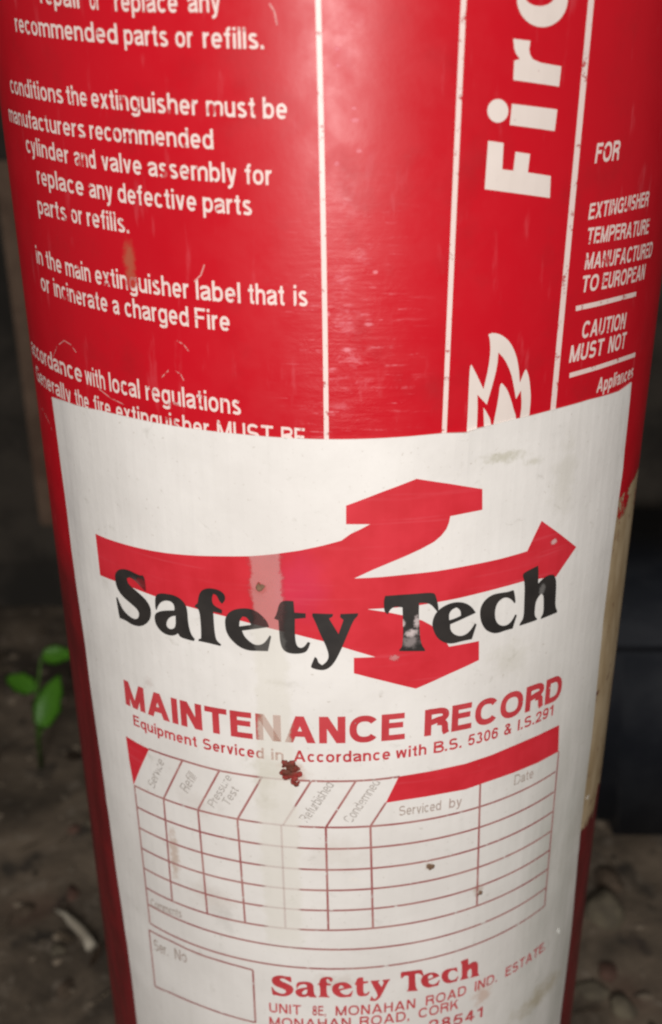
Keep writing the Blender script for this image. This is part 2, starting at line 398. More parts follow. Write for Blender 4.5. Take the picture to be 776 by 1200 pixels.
    if c == 'c': return [st(sarc(.31, X/2, .31-h, X/2-q, 42, 318, 20))], .58
    if c == 'd': return [V(.65-t), st(sarc(.32, X/2, .32-h, X/2-q, 30, 330, 22))], .65
    if c == 'e': return [H(X/2-q, .08, .61), st(sarc(.32, X/2, .31-h, X/2-q, -4, 318, 26))], .63
    if c == 'f': return [st([(.12+h, 0), (.12+h, .78)]+sarc(.31, .80, .19-h, .2-q, 180, 95, 6)+[(.38, 1-q)]), H(X-k, 0, .36)], .38
    if c == 'g': return [st([(.65-h, X), (.65-h, 0)]+sarc(.32, -.05, .33-h, .21-q, 0, -160, 12)), st(sarc(.32, X/2, .32-h, X/2-q, 30, 330, 22))], .65
    if c == 'h': return [V(0), st(sarc(.33, .45, .30-h, .28-q, 165, 0, 12)+[(.63-h, 0)])], .63
    if c == 'i': return [V(0, 0, X), bar(0, 1-k*1.05, t, 1)], t
    if c == 'l': return [V(0)], t
    if c == 'm': return [V(0, 0, X), st(sarc(.29, .47, .25-h*.6, .26-q, 165, 0, 10)+[(.54-h*.6, 0)]), st(sarc(.54+.23-h*.3, .47, .25-h*.4, .26-q, 165, 0, 10)+[(1.02-h, 0)])], 1.02
    if c == 'n': return [V(0, 0, X), st(sarc(.33, .45, .30-h, .28-q, 165, 0, 12)+[(.63-h, 0)])], .63
    if c == 'o': return [st(sarc(.33, X/2, .33-h, X/2-q, 0, 360, 28))], .66
    if c == 'p': return [V(0, -.28, X), st(sarc(.33, X/2, .32-h, X/2-q, 150, -150, 22))], .65
    if c == 'r': return [V(0, 0, X), st(sarc(.35, .42, .30-h*.7, .31-q, 172, 88, 8))], .37
    if c == 's': return [st(sarc(.28, .54, .26-h, .19-q, 25, 180, 10)+[(h+.04, .46), (.28, .375), (.53-h, .28)]+sarc(.28, .19, .29-h, .19-q, 0, -158, 10))], .57
    if c == 't': return [st([(.12+h, .93), (.12+h, .17), (.13+h*1.1, .10), (.17+h*1.2, q*1.15), (.38, q)]), H(X-k, 0, .36)], .38
    if c == 'u': return [V(.63-t, 0, X), st([(h, X)]+sarc(.30, .28, .30-h, .28-q, 180, 345, 12))], .63
    if c == 'v': return [para(.29-h, 0, 0, X, t), para(.29-h, 0, .58-t, X, t)], .58
    if c == 'w': return [para(.21-h, 0, 0, X, t*.95), para(.21-h, 0, .44-h, X, t*.95), para(.67-h, 0, .44-h, X, t*.95), para(.67-h, 0, .88-t, X, t*.95)], .88
    if c == 'x': return [para(0, 0, .58-t*1.1, X, t*1.1), para(.58-t*1.1, 0, 0, X, t*1.1)], .58
    if c == 'y': return [para(.29-h, 0, 0, X, t), st([(.58-h, X), (.30, -.02), (.25, -.14), (.16, -.28+q), (.05, -.28+q)])], .58
    if c == '.': return [bar(0, 0, t*1.05, t*1.05)], t*1.05
    if c == ',': return [[(0, 0), (0, t), (t, t), (t, -.04), (.0, -.17), (0, -.09), (t*.5, 0)]], t
    if c == '0': return [st(sarc(.33, .5, .33-h, .5-q, 0, 360, 32))], .66
    if c == '1': return [V(.26, 0, 1), st([(.02, .76), (.20, .80), (.32, .93)])], .26+t
    if c == '2': return [st([(h, .66)]+sarc(.33, .69, .32-h, .31-q, 175, -30, 14)+[(.40, .36), (.14, .16), (.07, q)]), H(0, 0, .66)], .66
    if c == '3': return [st(sarc(.31, .75, .27-h, .25-q, 160, -85, 12)), st(sarc(.31, .27, .33-h, .27-q, 85, -165, 14))], .65
    if c == '4': return [V(.64-t*1.6, 0, 1), H(.22, 0, .70), para(0, .26, .64-t*1.8, 1, t*1.05)], .70
    if c == '5': return [H(1-k, .12, .62), st([(.17, 1-q), (.10, .50)]+sarc(.33, .33, .33-h, .33-q, 120, -165, 16))], .66
    if c == '6': return [st([(.58, .76)]+sarc(.36, .72, .22, .28-q, 30, 125, 8)+[(.11, .70), (h, .50), (h, .33)]), st(sarc(.335, .33, .335-h, .33-q, 0, 360, 26))], .67
    if c == '8': return [st(sarc(.33, .74, .28-h, .26-q, 0, 360, 22)), st(sarc(.33, .275, .33-h, .275-q, 0, 360, 24))], .66
    if c == '9': return [st([(.09, .24)]+sarc(.31, .28, .22, .28-q, 210, 305, 8)+[(.56, .30), (.67-h, .50), (.67-h, .67)]), st(sarc(.335, .67, .335-h, .33-q, 0, 360, 26))], .67
    if c == '&': return [para(.84-t*1.3, 0, .16, .74, t*1.2), st(sarc(.36, .80, .20, .20-q, 190, -40, 12)+[(.30, .52)]), st([(.30, .52)]+sarc(.32, .26, .32-h, .26-q, 120, 300, 12)+[(.62, .24), (.72, .48)])], .86
    return [], .30
def text_bm(txt, weight=0.14, space=0.12, shear=0.0):
    bm = bmesh.new(); x = 0
    for c in txt:
        polys, wd = glyph(c, weight)
        for pl in polys:
            area = sum(a[0]*b[1]-b[0]*a[1] for a, b in zip(pl, pl[1:]+pl[:1]))
            vs = [bm.verts.new((x+p[0]+shear*p[1], p[1], 0)) for p in pl]
            for t3 in tessellate_polygon([[Vector((p[0], p[1], 0)) for p in pl]]):
                try: bm.faces.new([vs[i] for i in t3])
                except ValueError: pass
        x += wd+space
    return bm
CAP = 1.0
class Line:
    """a baseline through points measured in the photograph"""
    def __init__(self, base, cap, deg=2):
        self.px = base; q = [on_can(*p) for p in base]
        self.f = np.poly1d(np.polyfit([a for a, b in q], [b for a, b in q], min(deg, len(q)-1)))
        xm, ym = base[len(base)//2]
        self.cap = abs(on_can(xm, ym-cap)[1]-on_can(xm, ym)[1])
    def s(self, x):
        xs = [p[0] for p in self.px]; y = float(np.interp(x, xs, [p[1] for p in self.px]))
        return on_can(x, y)[0]
def words(name, line, ws, mat, parent, off, bold=0.14, shear=0.0, space=0.12, squeeze=0.62, label=None):
    """ws: (text, x0, x1) with either x possibly None (then natural width); all words of a line become one mesh"""
    tot = bmesh.new()
    for t, x0, x1 in ws:
        bm = text_bm(t, bold, space, shear)
        a = min(v.co.x for v in bm.verts); b = max(v.co.x for v in bm.verts)
        nat = (b-a)*line.cap/CAP*squeeze
        if x0 is None: s1 = line.s(x1); s0 = s1-nat
        elif x1 is None: s0 = line.s(x0); s1 = s0+nat
        else: s0, s1 = line.s(x0), line.s(x1)
        s1 -= 0.0002; s0 += 0.0001
        for v in bm.verts:
            s = s0+(v.co.x-a)/(b-a)*(s1-s0)
            v.co = Vector((s, float(line.f(s))+v.co.y*line.cap/CAP, 0))
        me = bpy.data.meshes.new('x'); bm.to_mesh(me); bm.free(); tot.from_mesh(me); bpy.data.meshes.remove(me)
    o = wrap_bm(tot, name, mat, parent, off, layers=islands)
    if o and label: o['label'] = label
    return o
def slanted(name, txt, p0, p1, height, mat, parent, off):
    """small lettering running from p0 to p1 (photo points), any direction"""
    a, b = Vector(on_can(*p0)), Vector(on_can(*p1)); d = b-a
    n = Vector((-d.y, d.x)).normalized()
    bm = text_bm(txt, 0.12, 0.12); x0 = min(v.co.x for v in bm.verts); x1 = max(v.co.x for v in bm.verts)
    for v in bm.verts:
        q = a+d*((v.co.x-x0)/(x1-x0))+n*(v.co.y*height/CAP); v.co = Vector((q.x, q.y, 0))
    return wrap_bm(bm, name, mat, parent, off, layers=islands)
def stroke_loops(pts, wd):
    """a ruled line of width wd (metres) along (s,h) points"""
    P = [Vector(p) for p in pts]; L = []; Rr = []
    for i, p in enumerate(P):
        d = (P[min(i+1, len(P)-1)]-P[max(i-1, 0)]).normalized(); n = Vector((-d.y, d.x))*wd/2
        L.append(tuple(p+n)); Rr.append(tuple(p-n))
    return [[L+Rr[::-1]]]

# ------------------------------------------------------------------ ground and wall
def sheet(name, x0, x1, y0, y1, step, fn, mat):
    nx = int((x1-x0)/step)+1; ny = int((y1-y0)/step)+1
    vs = [(x0+i*step, y0+j*step, fn(x0+i*step, y0+j*step)) for j in range(ny) for i in range(nx)]
    fs = [(j*nx+i, j*nx+i+1, (j+1)*nx+i+1, (j+1)*nx+i) for j in range(ny-1) for i in range(nx-1)]
    me = bpy.data.meshes.new(name); me.from_pydata(vs, [], fs)
    for p in me.polygons: p.use_smooth = True
    return link(name, me, mat)
def gz(x, y):
    return 0.004*noise.noise(Vector((x*14, y*14, 0)))+0.0022*noise.noise(Vector((x*50, y*50, 3)))
ground = sheet('ground', -1.6, 1.6, -0.6, 1.05, 0.008, gz, mat_ground()); ground['kind'] = 'structure'
WALL_Y = 0.78
def wall_bm():
    bm = bmesh.new(); n = 60
    vs = [[bm.verts.new((-1.6+3.2*i/n, WALL_Y+0.006*noise.noise(Vector((i*.5, j*.5, 1)))-(0.012 if j == 0 else 0), -0.02+1.3*j/24)) for i in range(n+1)] for j in range(25)]
    for j in range(24):
        for i in range(n): bm.faces.new((vs[j][i], vs[j][i+1], vs[j+1][i+1], vs[j+1][i]))
    bk = bmesh.ops.extrude_face_region(bm, geom=bm.faces[:])
    for g in bk['geom']:
        if isinstance(g, bmesh.types.BMVert): g.co.y = WALL_Y+0.1
    bmesh.ops.recalc_face_normals(bm, faces=bm.faces[:])
    return bm
wall = from_bm('wall', wall_bm(), mat_plain('sooty_render', (0.030, 0.026, 0.022), (0.075, 0.062, 0.050), 12, 0.9, 0.5))
wall['kind'] = 'structure'

# ------------------------------------------------------------------ the extinguisher
def thing(name, loc, label, cat, group=None):
    o = bpy.data.objects.new(name, None); C.objects.link(o); o.location = loc; o['label'] = label; o['category'] = cat
    if group: o['group'] = group
    return o
root = thing('fire_extinguisher', (0, AXIS_Y, 0), 'scuffed red fire extinguisher cylinder with white service sticker and white printed text', 'fire extinguisher')
ZOFF = CAM_Z
def lathe(prof, seg, uv=True):
    bm = bmesh.new(); uvl = bm.loops.layers.uv.new('UVMap'); rings = []
    for r, z in prof: rings.append([bm.verts.new((r*math.sin(2*math.pi*(i-seg/2)/seg), -r*math.cos(2*math.pi*(i-seg/2)/seg), z)) for i in range(seg)])
    for j in range(len(prof)-1):
        for i in range(seg):
            f = bm.faces.new((rings[j][i], rings[j][(i+1) % seg], rings[j+1][(i+1) % seg], rings[j+1][i])); f.smooth = True
            for l, (ii, jj) in zip(f.loops, ((i, j), (i+1, j), (i+1, j+1), (i, j+1))):
                l[uvl].uv = ((ii-seg/2)/seg*2*math.pi*R*UVS, (prof[jj][1]-CAM_Z)*UVS)
    return bm
prof = [(0.0, 0.012), (R-0.012, 0.012), (R-0.004, 0.016), (R-0.0008, 0.024), (R, 0.032)]
prof += [(R, 0.032+0.46*i/40) for i in range(1, 41)]
for i in range(1, 15):
    a = i/14*math.radians(80); prof.append((R*math.cos(a)*1.0, 0.492+0.055*math.sin(a)))
prof += [(0.014, 0.552), (0.0, 0.552)]
body = from_bm('cylinder_body', lathe(prof, 360), M['enamel'], root, True)
for p in body.data.polygons: p.use_smooth = True
ring = from_bm('base_ring', lathe([(R-0.014, 0.002), (R+0.0015, 0.002), (R+0.0025, 0.006), (R+0.0015, 0.026), (R+0.0002, 0.029)], 96),
               mat_plain('black_rubber', (0.015, 0.015, 0.015), (0.03, 0.028, 0.026), 40, 0.7), root, True)
from_bm('valve_neck', lathe([(0.016, 0.545), (0.017, 0.55), (0.017, 0.572), (0.012, 0.576), (0.012, 0.60), (0.0, 0.60)], 48),
        mat_plain('dull_brass', (0.35, 0.25, 0.10), (0.42, 0.31, 0.14), 60, 0.4, 0, 0.5), root, True)

O1 = 0.00010
# white ruled lines of the red artwork
for pts, wpx in (([(372, -60), (372, 5), (378, 200), (380, 300), (381, 420), (383, 530)], 6.2),
                 ([(546, -60), (543, 5), (535, 180), (530, 290), (525, 400), (520, 520)], 6.2),
                 ([(698, -60), (692, 5), (679, 150), (665, 290), (655, 400), (647, 490)], 6.6)):
    m = pts[2]; wd = abs(on_can(m[0]+wpx/2, m[1])[0]-on_can(m[0]-wpx/2, m[1])[0])
    q = can(pts); f = np.poly1d(np.polyfit([b for a, b in q], [a for a, b in q], 2))
    hs = np.linspace(q[0][1], q[-1][1], 24)
    wrap_bm(flat_bm(stroke_loops([(float(f(h)), float(h)) for h in hs], wd)), 'ruled_line', M['wprint'], body, O1)

T = lambda base, cap: Line(base, cap)
B = dict(mat=M['wprint'], parent=body, off=O1)
L = [
 ([(63, 6), (146, 13.5), (253, 14.5)], 25, [('repair', None, 98), ('or', 106, 119), ('replace', 135, 210), ('any', 220, 260)]),
 ([(51, 43), (146, 52), (230, 56), (307, 57.5)], 25, [('recommended', None, 140), ('parts', 146, 199), ('or', 206, 228), ('refills.', 238, 311)]),
 ([(51.5, 118), (106, 125), (164, 131), (234, 135.5), (337, 139.5)], 24, [('conditions', None, 76), ('the', 79, 104), ('extinguisher', 108, 234), ('must', 242, 301), ('be', 308, 338)]),
 ([(51.5, 154), (102, 162), (164, 169), (252, 175)], 23, [('manufacturers', None, 102), ('recommended', 106, 252)]),
 ([(51.5, 185), (114, 197), (168, 205.5), (221, 211.6), (318, 216.6)], 23, [('cylinder', None, 82.5), ('and', 88, 114), ('valve', 120, 168), ('assembly', 174, 279), ('for', 287, 320)]),
 ([(51.5, 218), (100, 228), (139, 238), (230, 248), (296, 252)], 23, [('replace', None, 100), ('any', 105, 134), ('defective', 139, 232), ('parts', 238, 297)]),
 ([(51.5, 252), (81, 259), (102, 265), (149, 273)], 22, [('parts', None, 80), ('or', 84.5, 98.5), ('refills.', 103, 153)]),
 ([(50, 311), (73.5, 321), (108, 331.5), (151, 340), (220, 349.6), (283, 355), (361, 359)], 23, [('in', None, 52), ('the', 55.5, 74), ('main', 78, 108), ('extinguisher', 112.7, 223), ('label', 230, 283.5), ('that', 291, 335), ('is', 344, 362)]),
 ([(51.6, 341), (89, 355), (127.6, 366), (182, 377), (220, 383), (271, 388)], 23, [('or', None, 60), ('incinerate', 64.5, 128), ('a', 133, 142), ('charged', 147, 223), ('Fire', 229, 271)]),
 ([(51.6, 427), (66, 435), (98, 448), (125, 457), (166, 468), (215, 477), (283, 486)], 22, [('accordance', None, 98), ('with', 101, 125), ('local', 129, 166), ('regulations', 171.5, 284)]),
 ([(55, 456), (89, 473), (111, 482), (140, 490), (190, 503), (255, 515), (340, 521)], 20, [('Generally', None, 85), ('the', 89, 106), ('fire', 111, 131.5), ('extinguisher', 137, 247), ('MUST', 255, 322), ('BE', 329.5, 359)]),
]
for base, cap, ws in L: words('instruction_text', T(base, cap), ws, bold=0.165, space=0.12, squeeze=1.15, **B)
Rr = [
 ([(696, 191.5), (716, 188.5)], 23, [('FOR', 696, None)]),
 ([(692, 257), (706, 254), (724, 250)], 18.5, [('EXTINGUISHER', 688.5, None)]),
 ([(690, 286), (724, 281)], 18.5, [('TEMPERATURE', 687, None)]),
 ([(684, 316), (724, 310)], 18.5, [('MANUFACTURED', 684, None)]),
 ([(683.5, 342.5), (722.5, 335.5)], 18.5, [('TO', 681, 701), ('EUROPEAN', 704, None)]),
 ([(685, 396), (707.5, 391), (724, 387)], 19, [('CAUTION', 681, None)]),
 ([(667, 425), (685, 421), (706, 415.5), (725, 410)], 19, [('MUST', 666, 707), ('NOT', 711.5, None)]),
 ([(700, 460), (724, 451)], 16, [('Appliances', 698, None)]),
]
for base, cap, ws in Rr: words('warning_text', T(base, cap), ws, bold=0.20, shear=0.10, space=0.12, squeeze=0.80, **B)
for pts in ([(674.5, 361.5), (700, 356), (725.5, 349.5), (745, 344.5)], [(667, 440), (700, 430.5), (725.5, 422), (744, 415.5)]):
    wrap_bm(flat_bm(stroke_loops(can(densify(pts, 8)), 0.0010)), 'ruled_line', M['wprint'], body, O1)
# big vertical title and flame
tl = [[px([(372, 430), (380, 320), (415, 325), (412, 385), (437, 388), (442, 345), (475, 350), (470, 392), (522, 400), (520, 450)], (376, 0), 1.94)],
      [px([(429, 284), (434, 236), (537, 249), (531, 298)], (376, 0), 1.94)],
      [px([(402+24*math.cos(t/10*math.pi), 252+27*math.sin(t/10*math.pi)) for t in range(20)], (376, 0), 1.94)],
      [px(smooth_loop([(437, 182), (439, 138), (452, 134), (440, 118), (437, 88), (476, 93), (472, 118), (484, 140), (546, 151), (541, 197)], 1, 70), (376, 0), 1.94)],
      [px([(503+58*math.cos(t/18*math.pi), -4+66*math.sin(t/18*math.pi)) for t in range(36)], (376, 0), 1.94),
       px([(497+34*math.cos(t/12*math.pi), -10+24*math.sin(t/12*math.pi)) for t in range(24)], (376, 0), 1.94)]]
wrap_bm(flat_bm([[can(l) for l in g] for g in tl]), 'title_lettering', M['cream'], body, O1)
fo, fs_ = (540, 380), 7.76
fl = [[px([(50, 1040), (65, 750), (72, 560), (82, 385), (95, 365), (140, 450), (205, 590), (250, 400), (268, 250), (265, 150), (250, 90), (300, 75), (380, 100), (450, 165), (500, 270), (525, 390),
           (535, 530), (580, 415), (595, 410), (620, 480), (635, 640), (630, 740), (612, 900), (600, 1000), (520, 1000), (538, 840), (552, 740), (545, 600), (500, 680), (480, 560), (455, 440), (400, 320), (340, 255),
           (330, 380), (290, 540), (235, 730), (150, 640), (152, 780), (140, 1040)], fo, fs_)],
      [px([(270, 1040), (300, 880), (340, 680), (355, 545), (375, 535), (420, 590), (460, 700), (480, 780), (500, 830), (515, 1040)], fo, fs_)],
      [px([(205, 755), (235, 800), (275, 880), (268, 1000), (212, 1040)], fo, fs_)]]
wrap_bm(flat_bm([[can(smooth_loop(l, 1)) for l in g] for g in fl]), 'flame_symbol', M['cream'], body, O1)

# ------------------------------------------------------------------ service sticker
top = [(62, 465), (75, 469), (90, 474.5), (120, 481), (150, 488), (200, 498), (250, 505), (300, 510), (340, 513), (400, 514.5), (440, 513.5), (480, 511), (520, 507), (546, 506), (560, 501), (600, 491.5), (650, 479), (690, 468), (725, 458)]
rt = on_can(725, 458); se = 0.9325*R
rtop = (se, rt[1]+(se-rt[0])*0.12)
right_edge = [(se+0.0006*math.sin(i*0.9)*(i > 0) + 0.0026*min(1, max(0, (i-8)/10)), rtop[1]-i*0.0102) for i in range(0, 25)]
left_px = [(162, 1200), (152, 1118), (135, 1003), (128, 950), (121, 900), (111, 832), (101, 755), (90, 680), (80, 600), (70, 525)]
le = can(left_px); bot = right_edge[-1][1]
le = [(le[0][0]+0.001, bot-0.002)]+le
sheet_loop = can(top)+[rtop]+right_edge[1:]+le
lab_off = 0.00026
def crinkle(bm):
    o = {}
    for v in bm.verts:
        s, h = v.co.x*1000, v.co.y*1000
        a = max(0, 1-abs(s-on_can(543, 520)[0]*1000)/7)*max(0, 1-abs(h-on_can(543, 507)[1]*1000)/10)
        o[v] = 0.00018*max(0, noise.noise(Vector((s*0.16, h*0.12, 9))))*(1 if any(e.is_boundary for e in v.link_edges) else 0) + 0.00045*a + 0.00005*max(0, noise.noise(Vector((s*0.09, h*0.03, 2))))
    return o
sticker = wrap_bm(flat_bm([[sheet_loop]]), 'service_sticker', M['paper'], root, lab_off, skirt=0.00022, layers=crinkle, hstep=0.006)
sticker['label'] = 'white paper maintenance record sticker wrapped round the lower body'
for pts in ([(63, 418), (68, 405), (76, 399), (84, 404), (90, 413)], [(50, 478), (58, 494), (65, 512)], [(208, 399), (216, 404), (222, 412)], [(190, 442), (200, 432), (212, 438), (216, 446)], [(316, 4), (322, 14), (325, 30)], [(112, 452), (130, 466), (146, 474)], [(228, 330), (236, 322), (240, 310)]):
    wrap_bm(flat_bm(stroke_loops(can(densify(pts, 3)), 0.00028)), 'scratch', M['scratch'], body, O1+0.00003)
O2 = lab_off+0.00009; O3 = O2+0.00005
# mottled tan strip beside the sticker's right edge, ragged at both ends
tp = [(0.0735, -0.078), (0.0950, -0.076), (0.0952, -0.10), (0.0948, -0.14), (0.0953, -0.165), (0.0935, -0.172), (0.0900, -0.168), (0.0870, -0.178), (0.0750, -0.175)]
kk = NT('mottled_tan'); uv = kk.uv()
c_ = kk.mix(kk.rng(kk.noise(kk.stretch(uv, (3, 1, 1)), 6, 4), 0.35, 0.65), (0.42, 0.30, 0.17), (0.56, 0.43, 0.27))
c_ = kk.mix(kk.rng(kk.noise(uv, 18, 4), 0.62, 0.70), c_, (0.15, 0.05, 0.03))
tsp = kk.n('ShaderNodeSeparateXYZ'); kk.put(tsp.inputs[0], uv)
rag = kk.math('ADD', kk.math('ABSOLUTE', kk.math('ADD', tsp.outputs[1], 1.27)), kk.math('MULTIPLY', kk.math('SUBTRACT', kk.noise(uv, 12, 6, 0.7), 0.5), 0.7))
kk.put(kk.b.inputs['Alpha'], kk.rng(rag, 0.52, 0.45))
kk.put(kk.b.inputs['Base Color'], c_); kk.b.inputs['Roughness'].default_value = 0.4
wrap_bm(flat_bm([[tp]]), 'tan_strip', kk.m, root, 0.00012, hstep=0.01)

def art(name, grps, mat, off, sm=0):
    return wrap_bm(flat_bm([[can(smooth_loop(l, sm) if sm else l) for l in g] for g in grps]), name, mat, sticker, off)
# arrows of the emblem
A5, A6, A7 = ((376, 520), 1.94), ((400, 550), 2.676), ((100, 600), 2.587)
out = []
out += px([(35, 65), (65, 78), (100, 90), (150, 104), (200, 115), (250, 123), (300, 128), (350, 131), (400, 132), (450, 132.5), (500, 132), (540, 129), (580, 125), (615, 120), (650, 115), (720, 100), (776, 85)], *A7)
out += px([(30, 200), (60, 186), (90, 170), (15, 170), (15, 112), (125, 70), (235, 28), (340, 44), (440, 60), (440, 125), (390, 135), (340, 145), (336, 165), (328, 185), (312, 206), (290, 225), (250, 247), (200, 270), (150, 291), (100, 312), (40, 340)], *A6)
out += px([(120, 336), (200, 328), (300, 317), (400, 299), (500, 278), (540, 267), (580, 255), (602, 208), (625, 160), (680, 200), (733, 242), (700, 290), (670, 335)], *A6)
out += [(640, 676), (612, 680.5), (585, 688), (560, 694.5), (535, 700.5), (512.7, 704.7), (490, 708.5), (465, 711), (430, 713)]
out += [(440, 714.6), (455, 716.8), (468, 719.5), (480, 722), (494.6, 726.4), (505, 732), (515, 741), (521, 749), (525.5, 757), (542, 754), (560.5, 750.4), (560.5, 772.6), (525, 789), (487, 806), (450, 797), (414.7, 788), (414.7, 770), (440, 769),
        (430, 766), (402, 757.5), (377, 750), (348.6, 742.8), (300, 731), (265, 721.5), (240, 715), (220, 709.5), (181.5, 697.5), (150, 685), (130, 678), (119, 673.5)]
art('emblem_arrows', [[out]], M['logo'], O2)
# serif wordmark, traced glyph by glyph
G = {
 'S': ((130, 655), 7.76, [[(48, 150), (58, 115), (85, 90), (130, 85), (180, 98), (230, 125), (285, 148), (300, 140), (322, 180), (332, 285), (322, 288), (270, 235), (225, 185), (180, 160), (158, 172), (165, 210), (200, 250), (260, 300), (330, 365), (370, 430), (378, 500), (360, 560), (310, 600), (260, 608), (200, 590), (150, 555), (100, 535), (90, 530), (60, 345), (72, 345), (100, 420), (140, 480), (190, 525), (235, 545), (262, 530), (270, 490), (250, 450), (200, 405), (140, 355), (90, 300), (58, 230)]]),
 'a': ((130, 655), 7.76, [[(425, 460), (414, 440), (412, 330), (450, 305), (520, 310), (590, 325), (650, 360), (690, 410), (705, 470), (710, 560), (725, 640), (745, 690), (772, 722), (765, 740), (700, 725), (640, 705), (620, 670), (590, 690), (540, 690), (480, 665), (430, 610), (408, 550), (410, 495), (445, 472), (500, 463), (587, 462), (588, 420), (565, 385), (520, 370), (475, 380), (445, 410)], [(598, 510), (560, 515), (525, 545), (512, 590), (530, 625), (565, 635), (600, 610)]]),
 'f': ((220, 670), 7.76, [[(70, 310), (82, 290), (100, 280), (105, 220), (125, 170), (170, 145), (230, 143), (300, 162), (345, 200), (350, 252), (320, 285), (295, 262), (270, 205), (240, 195), (228, 230), (235, 295), (320, 340), (320, 375), (240, 358), (245, 450), (255, 560), (270, 620), (312, 655), (305, 668), (200, 642), (105, 622), (108, 605), (130, 600), (130, 500), (115, 335)]]),
 'e': ((220, 670), 7.76, [[(345, 470), (350, 400), (400, 345), (480, 325), (560, 325), (630, 350), (690, 400), (730, 450), (745, 495), (500, 528), (520, 580), (570, 630), (620, 660), (680, 655), (720, 620), (750, 570), (764, 582), (735, 715), (640, 712), (560, 710), (480, 680), (410, 620), (360, 550)], [(475, 490), (478, 435), (505, 400), (540, 405), (565, 440), (582, 475)]]),
 't': ((300, 690), 5.97, [[(130, 202), (148, 170), (165, 95), (200, 75), (265, 80), (272, 160), (350, 166), (350, 198), (275, 205), (275, 330), (285, 390), (310, 410), (340, 400), (365, 365), (382, 372), (370, 410), (350, 440), (290, 450), (230, 445), (190, 420), (172, 370), (165, 290), (160, 215)]]),
 'y': ((300, 690), 5.97, [[(393, 182), (398, 165), (540, 170), (537, 190), (512, 202), (578, 310), (612, 212), (588, 192), (592, 170), (715, 165), (712, 185), (685, 210), (650, 290), (605, 400), (562, 490), (525, 540), (480, 564), (430, 560), (390, 547), (385, 535), (413, 470), (430, 480), (438, 512), (465, 528), (500, 500), (512, 460), (490, 390), (450, 310), (415, 222)]]),
 'T': ((440, 680), 6.467, [[(65, 235), (60, 150), (72, 112), (180, 104), (300, 96), (435, 85), (455, 110), (477, 210), (467, 235), (450, 215), (420, 180), (385, 165), (328, 167), (325, 250), (330, 330), (335, 430), (350, 490), (372, 515), (372, 530), (178, 530), (180, 515), (200, 500), (207, 400), (205, 300), (202, 200), (155, 192), (120, 205), (100, 232), (92, 252)]]),
 'E': ((440, 680), 6.467, [[(425, 350), (430, 290), (460, 230), (520, 185), (590, 160), (660, 160), (720, 190), (755, 240), (562, 328), (562, 370), (590, 405), (640, 420), (690, 400), (728, 355), (748, 320), (760, 330), (725, 440), (650, 455), (580, 475), (520, 470), (460, 430)], [(555, 297), (552, 250), (575, 215), (610, 200), (640, 222), (642, 262), (600, 283)]]),
 'c': ((550, 650), 7.055, [[(80, 500), (85, 430), (120, 370), (180, 325), (250, 310), (315, 302), (352, 287), (362, 292), (376, 385), (365, 397), (345, 370), (310, 347), (268, 352), (225, 390), (205, 450), (205, 520), (225, 565), (265, 585), (310, 575), (345, 540), (372, 487), (384, 495), (350, 605), (290, 620), (240, 640), (190, 645), (130, 620), (95, 565)]]),
 'h': ((550, 650), 7.055, [[(430, 168), (443, 142), (560, 85), (563, 140), (560, 235), (600, 190), (650, 160), (690, 162), (710, 205), (705, 330), (700, 420), (717, 460), (715, 472), (580, 527), (583, 510), (603, 480), (605, 380), (603, 330), (585, 318), (560, 345), (540, 385), (533, 440), (530, 500), (552, 525), (547, 537), (405, 582), (410, 562), (440, 520), (445, 400), (450, 225)]]),
}
mark_glyphs = [[can(smooth_loop(px(l, o, s_), 2)) for l in loops] for (o, s_, loops) in G.values()]
wrap_bm(flat_bm(mark_glyphs), 'wordmark', M['black'], sticker, O3)
# the same wordmark small in red at the foot
big = Line([(162, 732), (202, 743), (246, 752.5), (297, 761), (342, 764.5), (482, 762), (533, 753), (577, 740.5), (618, 728.7), (651, 716)], 67, 3)
small = Line([(322, 1164.5), (378, 1167.5), (423, 1166), (480.5, 1159.5), (560, 1141.5)], 24, 2)
sb0, sb1 = big.s(137), big.s(652); ss0, ss1 = small.s(316), small.s(561)
big_cap = abs(on_can(482, 695)[1]-on_can(482, 762)[1])
def tosmall(p):
    t = (p[0]-sb0)/(sb1-sb0); v = (p[1]-float(big.f(p[0])))/big_cap; s = ss0+t*(ss1-ss0)
    return (s, float(small.f(s))+v*small.cap)
wrap_bm(flat_bm([[[tosmall(p) for p in l] for l in g] for g in mark_glyphs]), 'small_wordmark', M['red'], sticker, O3)
K = dict(parent=sticker, off=O2)
ln = Line([(153, 827), (180, 838), (225, 851), (296, 864.5), (339, 870.5), (400, 870), (473, 865), (520, 858), (580, 844.5), (651, 820)], 31, 3)
words('heading_text', ln, [('MAINTENANCE', 149, 475), ('RECORD', 496, 656)], M['red'], bold=0.235, space=0.11, **K)
ln = Line([(159, 849), (195, 864), (232, 875), (300, 886), (345, 891.5), (400, 892.5), (458, 889), (500, 883), (540, 874), (583, 863.5), (605, 856), (645, 838)], 13, 3)
words('standard_text', ln, [('Equipment', 158, 233), ('Serviced', 239, 311), ('in', 318, 334), ('Accordance', 344, 458), ('with', 463, 500), ('B.S.', 507, 541), ('5306', 547, 583), ('&', 589, 599), ('I.S.291', 605, 647)], M['red'], bold=0.185, space=0.13, **K)
ln = Line([(316, 1184.5), (368.6, 1188.5), (394, 1189), (440, 1186), (486, 1180), (545, 1164), (580, 1150), (637, 1112)], 11, 3)
words('address_text', ln, [('UNIT', 316, 354), ('8E,', 366, 383), ('MONAHAN', 393, 487), ('ROAD', 498, 546), ('IND.', 555, 582), ('ESTATE.', 591, 638)], M['red'], bold=0.165, space=0.16, **K)
ln = Line([(316, 1201.5), (360, 1203), (412, 1201.5), (460, 1198), (490, 1192), (537, 1180)], 11, 2)
